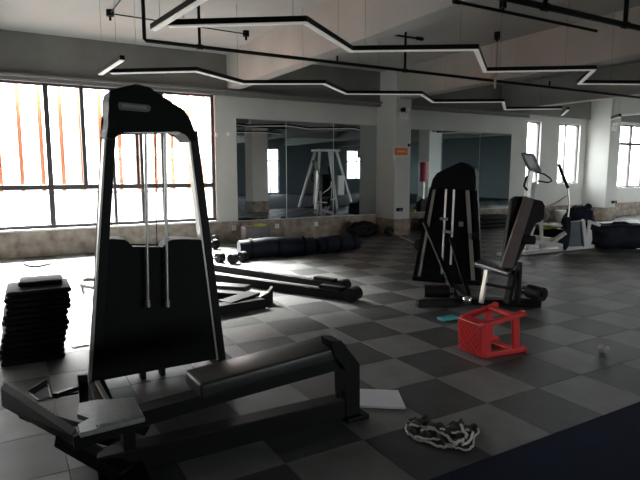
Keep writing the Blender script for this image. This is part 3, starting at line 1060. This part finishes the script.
def plank_set():
    p = G(235, 300)
    r = thing('dismantled_bench', 'black folded steel bench pieces right of the tall machine foot', 'frame part', (p.x, p.y, 0))
    B().bar(G(190, 292, .06), G(256, 297, .06), .14, .08, bev=.006).build('frame_tube', 'black', r)
    B().bar(G(225, 303, .09), G(254, 293, .12), .20, .035, bev=.005).build('flat_plate', 'black', r)
    B().bar(G(200, 312, .05), G(262, 302, .05), .16, .10, bev=.006).build('frame_tube', 'black', r)
    q = G(262, 303)
    B().prism([(q.x - .12, q.y - .05, 0), (q.x + .12, q.y - .05, 0), (q.x + .12, q.y - .05, .19), (q.x + .07, q.y - .05, .13), (q.x - .12, q.y - .05, .06)], (0, .06, 0)).build('gusset', 'black', r)
    r2 = thing('bench_pad', 'short black padded board lying beyond the folded bench pieces', 'pad', tuple(G(238, 287)))
    B().bar(G(205, 285, .06), G(248, 288.5, .06), .20, .07, bev=.02, seg=3).build('pad_cushion', 'vinyl', r2, smooth=True)
    B().bar(G(205, 286, .02), G(246, 289.5, .02), .16, .03).build('pad_board', 'black', r2)


plank_set()


def dumbbell(px, py, rz, label):
    p = G(px, py)
    r = thing('dumbbell', label, 'dumbbell', (p.x, p.y, 0), rz, group='dumbbells by the window wall')
    B().cyl((-.10, 0, .085), (.10, 0, .085), .017).build('grip', 'steel', r, local=True)
    for s in (-1, 1):
        B().cyl((s * .07, 0, .085), (s * .19, 0, .085), .085, seg=12).build('weight_head', 'rubber', r, local=True, smooth=True)


dumbbell(214, 263.5, R(20), 'black dumbbell on the floor touching the tall machine edge')
dumbbell(238, 262.5, R(30), 'black dumbbell on the floor resting before the long beams')
p = G(215.5, 249)
r = thing('kettlebell', 'small round black kettlebell against the marble band', 'kettlebell', (p.x, p.y, 0))
B().ball((p.x, p.y, .10), .10, 3).build('bell', 'rubber', r, smooth=True)
B().tube([(p.x - .06, p.y, .17), (p.x - .05, p.y, .25), (p.x, p.y, .27), (p.x + .05, p.y, .25), (p.x + .06, p.y, .17)], .015).build('handle', 'rubber', r, smooth=True)


# rolled navy mats along the mirror wall
def rolled(label, a, b, rad, m='navy'):
    a, b = Vector((a.x, a.y, rad)), Vector((b.x, b.y, rad))
    r = thing('rolled_mat', label, 'rolled mat', ((a.x + b.x) / 2, (a.y + b.y) / 2, 0), group='rolled mats along the mirror wall')
    u = (b - a).normalized()
    n = 24
    bld = B()
    pts = [a.lerp(b, k / n) for k in range(n + 1)]
    prof = []
    bld.tube(pts, rad, seg=18)
    rnd = random.Random(int(a.x * 10))
    for v in bld.bm.verts:
        v.co.z = max(0.002, v.co.z * (1 + .06 * math.sin(v.co.x * 5)))
    bld.build('mat_roll', m, r, smooth=True)
    for t in (.15, .5, .85):
        P = a.lerp(b, t)
        B().cyl(P - u * .03, P + u * .03, rad * 1.07, seg=18).build('strap', 'blackp', r)


rolled('long navy rolled mat below the left mirror, window end', G(239, 258.5), G(313, 254.5), .17)
rolled('navy rolled mat below the left mirror, column end', G(316, 254), G(356, 249), .15)
p = G(262, 246)
r = thing('bottle_case', 'small lime and grey holdall resting behind the navy rolled mat', 'bag', (p.x, 10.3, 0))
B().box((p.x, 10.45, .20), (.62, .28, .40), bev=.06, seg=3).build('bag_body', 'grey', r, smooth=True)
B().box((p.x + .1, 10.45, .40), (.22, .2, .05), bev=.02).build('lime_flap', 'yellow', r, smooth=True)


# ------------------------------------------------------------------ leg machine with shrouded tower (centre right)
ta_, tb_ = G(417, 279.5), G(476, 284)
ux = (tb_ - ta_).normalized()
ctr = (ta_ + tb_) / 2
rz = math.atan2(ux.y, ux.x)
r = thing('leg_machine', 'black leg machine with shrouded tower and brown padded seat, middle of hall', 'weight machine', (ctr.x, ctr.y, 0), rz)
S = dist(ctr) / FPX * 1.02


def lp(px, py, y=0.0):     # tower pixel -> local point
    return Vector(((px - 446.5) * S, y, max(0, CH + (171 - py) * S)))


cap2 = [(430.5, 190), (433, 179), (437, 173), (447, 168), (459, 162.5), (464, 164), (472, 169), (473.5, 178), (473.5, 190), (468, 188), (438, 187)]
B().prism([lp(x, y, -.20) for x, y in cap2], (0, .38, 0), bev=.012).build('top_cowl', 'blackp', r, local=True)
B().prism([lp(x, y, -.02) for x, y in ((434, 186), (471, 186), (478, 283), (418, 283))], (0, .14, 0)).build('weight_shroud', 'blackp', r, local=True)
for (x0, x1, wd, m) in ((433.5, 419.5, .035, 'alu'), (464.5, 473.5, .05, 'alu'), (430.5, 415.5, .05, 'black'), (471.5, 479.5, .06, 'black')):
    a, b = lp(x0, 187, -.06), lp(x1, 284, -.06)
    b.z = 0
    B().prism([a + Vector((-wd / 2, 0, 0)), a + Vector((wd / 2, 0, 0)), b + Vector((wd / 2, 0, 0)), b + Vector((-wd / 2, 0, 0))], (0, .08 if m == 'alu' else .16, 0)).build('upright', m, r, local=True)
for x0, x1, y1 in ((445, 443, 272), (452.5, 451.5, 262)):
    B().cyl(lp(x0, 188, -.08), lp(x1, y1, -.08), .014, seg=10).build('guide_rod', 'steel', r, local=True)
B().bar(lp(440, 217, -.09), lp(447.5, 217.5, -.09), .02, .035).build('cross_bar', 'steel', r, local=True)
B().bar(lp(443, 229, -.09), lp(452, 230.5, -.09), .02, .035).build('cross_bar', 'steel', r, local=True)
B().bar(lp(458, 222, -.07), lp(462, 222, -.07), .03, .06).build('selector_pin', 'grey', r, local=True)
B().cyl(lp(471, 233, -.12), lp(478, 233, -.12), .05, seg=14).build('side_roller', 'rubber', r, local=True)
B().box(lp(447, 283, .02) + Vector((0, 0, .03)), (.92, .26, .06), bev=.008).build('base_beam', 'black', r, local=True)
for q in ((425, 222, 456, 297), (451, 236, 470, 300)):
    a = lp(q[0], q[1], -.08)
    e = MW[r.name].inverted() @ G(q[2], q[3], .03)
    B().bar(a, e, .05, .04).build('diagonal_strut', 'black', r, local=True)
# floor frame towards the seat (world coordinates from here)
zf = .04
B().bar(G(417, 304, zf), G(470, 301, zf), .10, .07, bev=.006).build('floor_beam', 'black', r)
B().bar(G(455, 300, zf), G(540, 303, zf), .14, .07, bev=.006).build('floor_beam', 'black', r)
B().bar(G(470, 301, zf), G(448, 283, zf), .08, .07, bev=.006).build('floor_beam', 'black', r)
ra, rb = G(424, 291, .12), G(449, 291.5, .12)
ro = B().cyl(ra, rb, .075, seg=18).build('ankle_roller', 'rubber', r, smooth=True)
ud = (rb - ra).normalized()
B().cyl(rb, rb + ud * .05, .05, seg=16).build('roller_cap', 'chrome', ro, smooth=True)
B().ball(G(467, 300, .09), .055, 2).build('pivot_cap', 'chrome', r, smooth=True)
# seat
zs = .45
sd = [(474, 262), (508, 272.5), (516, 266), (484, 257)]
B().prism([G(x, y, zs) for x, y in sd], (0, 0, -.06), bev=.015).build('seat', 'vinyl', r, smooth=True)
dB = dist(G(508, 271, zs))
# backrest, tilted back to the right
bk = [(525, 196), (534.5, 199), (513, 268), (501, 268)]
bd = [dB + .16, dB + .16, dB, dB]
pts = [PD(x, y, d) for (x, y), d in zip(bk, bd)]
away = Vector((math.sin(HEAD), math.cos(HEAD), 0))
br = B().prism(pts, away * .05, bev=.006).build('backrest', 'brown', r)
side = [(512, 200), (517, 196.5), (525, 196.5), (534, 199), (543, 201), (545.5, 206), (544.5, 219), (541, 222), (534, 223), (528, 240), (514, 270), (505, 270), (503, 262)]
sdp = []
for (x, y) in side:
    t = (268 - y) / 72
    sdp.append(PD(x, y, dB + .16 * t + .06))
B().prism(sdp, away * .10, bev=.015).build('back_pad', 'rubber', r)
q = PD(525, 240, dB + .12)
B().cyl(q - Vector((.03, -.02, 0)), q + Vector((.09, -.05, 0)), .05, seg=14).build('side_roller', 'rubber', r)
# seat supports
f0 = G(481, 303, .06)
d0 = dist(f0)
B().bar(PD(487, 270, d0 + .05), f0, .05, .03, up=(1, 0, 0)).build('support_post', 'alu', r)
f1 = G(507, 303, .06)
B().bar(PD(514, 270, dist(f1)), f1, .07, .05, up=(1, 0, 0)).build('support_post', 'black', r)
f2 = G(517, 303, .06)
B().bar(PD(519, 262, dist(f2) + .04), f2, .06, .04, up=(1, 0, 0)).build('support_post', 'black', r)
B().bar(PD(486, 284, d0), PD(509, 288, dist(f1)), .04, .035).build('support_rail', 'black', r)
# right hand rollers
ra, rb = G(517, 290, .13), G(530, 291, .13)
B().cyl(ra, rb, .05, seg=14).build('roller_axle', 'chrome', r, smooth=True)
rr = B().cyl(G(529, 291, .13), G(543, 294.5, .13), .082, seg=18).build('ankle_roller', 'rubber', r, smooth=True)
e = G(543.2, 294.6, .13)
uu = (G(543, 294.5, .13) - G(529, 291, .13)).normalized()
B().cyl(e, e + uu * .012, .035, seg=14).build('roller_cap', 'blackp', rr)

# ------------------------------------------------------------------ white elliptical trainer
dE = 10.2
r = thing('elliptical_trainer', 'white framed elliptical trainer with grey console behind the leg machine', 'exercise machine', tuple(G(555, 250)))


def E(px, py, k=0.0):
    return PD(px, py, dE + k)


def ebar(a, b, wd=.05, name='frame_tube', m='white', k=0.0):
    B().bar(E(*a, k), E(*b, k), wd, wd, up=tuple(away), bev=.006).build(name, m, r)


zfoot = dist(G(523, 253))
fA, fB = G(522, 253, .04), G(593, 246, .04)
B().bar(fA, fB, .08, .07, bev=.008).build('base_beam', 'white', r)
B().bar(G(498, 254, .03), G(526, 252, .03), .07, .05).build('base_foot', 'white', r)
ebar((534, 226), (526, 251), .05)
ebar((541, 205), (541.5, 250), .055)
ebar((533, 223), (562, 226), .035)
ebar((543, 247), (584, 220), .055, k=.05)
ebar((583, 220), (585, 246), .06)
ebar((590, 222), (586, 240), .05)
ebar((588, 221), (600, 225.5), .05)
ebar((552, 243), (566, 233), .05, k=-.05)
ebar((527, 236), (566, 243), .09, 'foot_rail', 'white', k=.12)
ebar((530, 241), (562, 246), .08, 'foot_rail', 'white', k=-.10)
B().prism([E(*q, .0) for q in ((585, 229), (592, 230), (592.5, 240), (590, 247), (584, 247), (584, 238))], away * .05, bev=.008).build('crank_cover', 'white', r)
B().prism([E(*q, .02) for q in ((567, 222), (582, 221), (584, 246), (564, 247), (565, 236))], away * .10, bev=.01).build('flywheel_guard', 'slate', r)
B().prism([E(*q, .0) for q in ((565.5, 217), (571, 217), (571, 228), (569, 246), (566, 251), (564, 246), (560, 244), (561, 239), (566, 233), (566, 226))], away * .08, bev=.01).build('flywheel_trim', 'navy', r)
# console mast
mb, mt = E(526, 198, -.02), E(531, 170, -.02)
B().bar(E(523, 226, -.02), mt, .10, .08, up=tuple(away), bev=.012).build('console_mast', 'steel', r)
cs = B().prism([E(*q, -.06) for q in ((521.5, 153.5), (524, 152.5), (534, 153.5), (542, 171), (540, 173.5), (530, 171.5), (527, 167))], away * .05, bev=.01).build('console', 'grey', r)
B().prism([E(*q, -.068) for q in ((524, 155), (532.5, 156), (538.5, 169), (530.5, 168.5))], away * .01).build('screen', 'screen', cs)
B().tube([E(535, 172, -.05), E(544, 174, -.08), E(550, 178, -.10), E(552, 181, -.10), E(548, 182.5, -.05), E(538, 181, 0)], .015, seg=8).build('handle_loop', 'rubber', r, smooth=True)
B().tube([E(527, 176, -.1), E(524, 186, -.1), E(527, 190, -.05)], .022, seg=8).build('hand_grip', 'rubber', r, smooth=True)
B().bar(E(534, 182, .0), E(532, 203, 0), .06, .05, up=tuple(away)).build('mast_cover', 'white', r)
B().tube([E(559, 164, .1), E(561, 171, .1), E(566, 183, .1), E(568, 188, .1)], .030, seg=8).build('swing_arm', 'rubber', r, smooth=True)
B().tube([E(568, 188, .1), E(568, 195, .1), E(558, 202, .1), E(544, 208, .06), E(541, 212, .0)], .014, seg=8).build('swing_arm_link', 'steel', r, smooth=True)
B().tube([E(568, 190, .1), E(569.5, 205, .1), E(567, 228, .08)], .014, seg=8).build('swing_arm_link', 'steel', r, smooth=True)


# ------------------------------------------------------------------ bags and loose things at the right
def sack(name, label, cat, c, size, m, seed=1, amp=.10, ears=(), rz=0.0):
    r = thing(name, label, cat, tuple(c), rz)
    b = B()
    bmesh.ops.create_icosphere(b.bm, subdivisions=4, radius=1.0)
    rnd = random.Random(seed)
    ph = [rnd.uniform(0, 6.28) for _ in range(8)]
    for v in b.bm.verts:
        n = v.co.copy()
        k = 1 + amp * (math.sin(3 * n.x + ph[0]) * math.cos(4 * n.z + ph[1]) + .6 * math.sin(7 * n.y + 5 * n.z + ph[2]) + .5 * math.sin(9 * n.x - 6 * n.z + ph[3]))
        e = 3.6
        q = sum(abs(t) ** e for t in n) ** (1 / e)
        n = n / q * k
        v.co = Vector((n.x * size[0] / 2, n.y * size[1] / 2, max(0.003, (n.z + 1) * size[2] / 2)))
    for (ex, ez, er) in ears:
        b.ball((ex, 0, ez), er, 2, (1.0, .8, .9))
    b.build('cloth_body', m, r, local=True, smooth=True)
    b2 = B()
    b2.tube([(-size[0] * .2, -size[1] * .1, size[2] * .93), (-size[0] * .1, 0, size[2] * 1.03), (size[0] * .1, 0, size[2] * 1.03), (size[0] * .2, -size[1] * .1, size[2] * .93)], .02)
    b2.build('strap', m, r, local=True, smooth=True)
    return r


c = G(626, 250)
sack('sports_bag', 'big bulging navy holdall on the floor at the right edge', 'bag', c + away * .3, (1.1, .6, .50), 'navy', 4, .07, rz=R(-30))
c = G(602, 247)
sack('sports_bag', 'tall slumped navy sack between the elliptical and the big holdall', 'bag', c + away * .95, (.42, .42, .74), 'navy', 9, .10, ears=((.14, .76, .08), (-.12, .70, .08)), rz=R(-30))
c = G(640, 238)
c = G(590, 238)
sack('sports_bag', 'dark sack behind the white elliptical crank', 'bag', c + away * .6, (.7, .45, .58), 'navy', 13, .10, ears=((-.22, .58, .09),), rz=R(-30))
c = G(551, 238)
sack('duffel_bag', 'tan duffel bag heaped behind the elliptical trainer', 'bag', c + away * 1.1, (.55, .5, .66), 'tan', 6, .10, rz=R(-30))
c = G(550, 236.5)
r = thing('exercise_pad', 'lime yellow pad lying on a crate behind the elliptical', 'pad', (c.x, c.y, 0), R(-30))
B().box((0, .1, .09), (.62, .40, .18), bev=.012).build('crate', 'blackp', r, local=True)
B().box((0.02, .08, .235), (.42, .36, .09), rot=Matrix.Rotation(R(-8), 4, 'Y'), bev=.03, seg=3).build('lime_pad', 'yellow', r, local=True, smooth=True)
c = G(577, 222)
r = thing('white_blob_tub', 'white tub filling in for a white blob against the wall below the two light window', 'tub', (14.6, 10.5, 0))  # tub is added, filling in for an unclear white blob
B().lathe((14.6, 10.5, 0), [(.16, 0), (.18, .03), (.22, .30), (.23, .33), (.21, .33)], 20).build('tub_body', 'plastic_w', r, smooth=True)
B().cyl((14.6, 10.5, .33), (14.6, 10.5, .35), .24, seg=20).build('lid', 'plastic_w', r)
# dark low mats against the wall behind the leg machine
p = WYP(495, 222, 10.4)
r = thing('folded_mat_pile', 'dark folded mat pile against the marble under the right mirror', 'mat pile', (10.9, 10.45, 0))
for k in range(3):
    B().box((10.9 + .03 * k, 10.45, .06 + .11 * k), (2.1, .55, .105), bev=.03, seg=2).build('folded_mat', 'rubber', r, smooth=True)
p = G(395, 240)
r = thing('barbell', 'steel barbell lying on the floor left of the shrouded leg machine tower', 'barbell', (p.x, p.y, 0))
a, b = G(388, 231, .12), G(422, 246, .12)
B().cyl(a, b, .016).build('bar', 'steel', r)
u = (b - a).normalized()
for P in (a + u * .1, b - u * .1):
    B().cyl(P - u * .03, P + u * .03, .12, seg=20).build('weight_plate', 'rubber', r)
p = G(376, 238)
sack('gym_bag', 'black gym bag on the floor before the grey column', 'bag', Vector((7.2, 10.45, 0)), (.7, .42, .34), 'rubber', 21, .10)
sack('gym_bag', 'low black gym bag right of the grey column foot', 'bag', Vector((9.3, 10.35, 0)), (.8, .45, .36), 'rubber', 22, .10)

# ------------------------------------------------------------------ things seen only in the mirrors
r = thing('cable_station', 'white cable station seen reflected in the left mirror', 'weight machine', (11.6, 2.2, 0))
for (x0, y0, x1, y1) in ((10.7, 1.5, 11.2, 2.0), (12.5, 1.5, 12.0, 2.0), (10.7, 2.9, 11.2, 2.4), (12.5, 2.9, 12.0, 2.4), (11.6, 3.1, 11.6, 2.5)):
    B().bar((x0, y0, 0), (x1, y1, 2.35), .09, .09, up=(0, 1, 0)).build('upright', 'white', r)
B().box((11.6, 2.2, 2.38), (1.0, .7, .08)).build('top_frame', 'white', r)
B().box((11.6, 2.2, .05), (2.0, .1, .08)).box((11.6, 2.2, .05), (.1, 1.6, .08)).build('base_frame', 'black', r)
B().box((11.6, 2.2, .75), (.5, .35, 1.3), bev=.02).build('weight_shroud', 'blackp', r)
B().box((11.9, 2.9, .95), (.3, .12, .8), bev=.02).build('side_shroud', 'plastic_w', r)
B().box((11.1, 3.2, .45), (.4, .45, .09), bev=.03).build('seat', 'vinyl', r)
r = thing('spin_bike', 'white spin bike seen reflected at the right of the left mirror', 'exercise bike', (11.9, 5.2, 0))
B().bar((11.3, 5.2, .05), (12.5, 5.2, .05), .10, .07).build('base_beam', 'white', r)
for x in (11.3, 12.5):
    B().bar((x, 4.9, .04), (x, 5.5, .04), .08, .06).build('foot', 'black', r)
B().cyl((12.2, 5.16, .42), (12.2, 5.24, .42), .26, seg=28).build('flywheel', 'steel', r, smooth=True)
B().bar((11.6, 5.2, .1), (12.2, 5.2, .75), .08, .08).build('frame_tube', 'white', r)
B().bar((11.6, 5.2, .1), (11.5, 5.2, .95), .06, .06).build('seat_post', 'steel', r)
B().box((11.48, 5.2, .98), (.28, .2, .08), bev=.03).build('saddle', 'vinyl', r)
B().bar((12.2, 5.2, .75), (12.3, 5.2, 1.15), .06, .06).build('handle_post', 'steel', r)
B().tube([(12.1, 4.98, 1.18), (12.3, 5.0, 1.16), (12.3, 5.4, 1.16), (12.1, 5.42, 1.18)], .02).build('handlebar', 'rubber', r)
r = thing('punch_bag', 'freestanding dark red punch bag seen reflected in the right mirror', 'punch bag', (13.3, 6.4, 0))
B().lathe((13.3, 6.4, 0), [(.32, 0), (.34, .05), (.30, .22), (.12, .30)], 22).build('weighted_base', 'blackp', r, smooth=True)
B().cyl((13.3, 6.4, .28), (13.3, 6.4, 1.2), .05).build('post', 'steel', r)
B().cyl((13.3, 6.4, 1.15), (13.3, 6.4, 1.85), .17, seg=22).build('padded_bag', 'maroon', r, smooth=True)
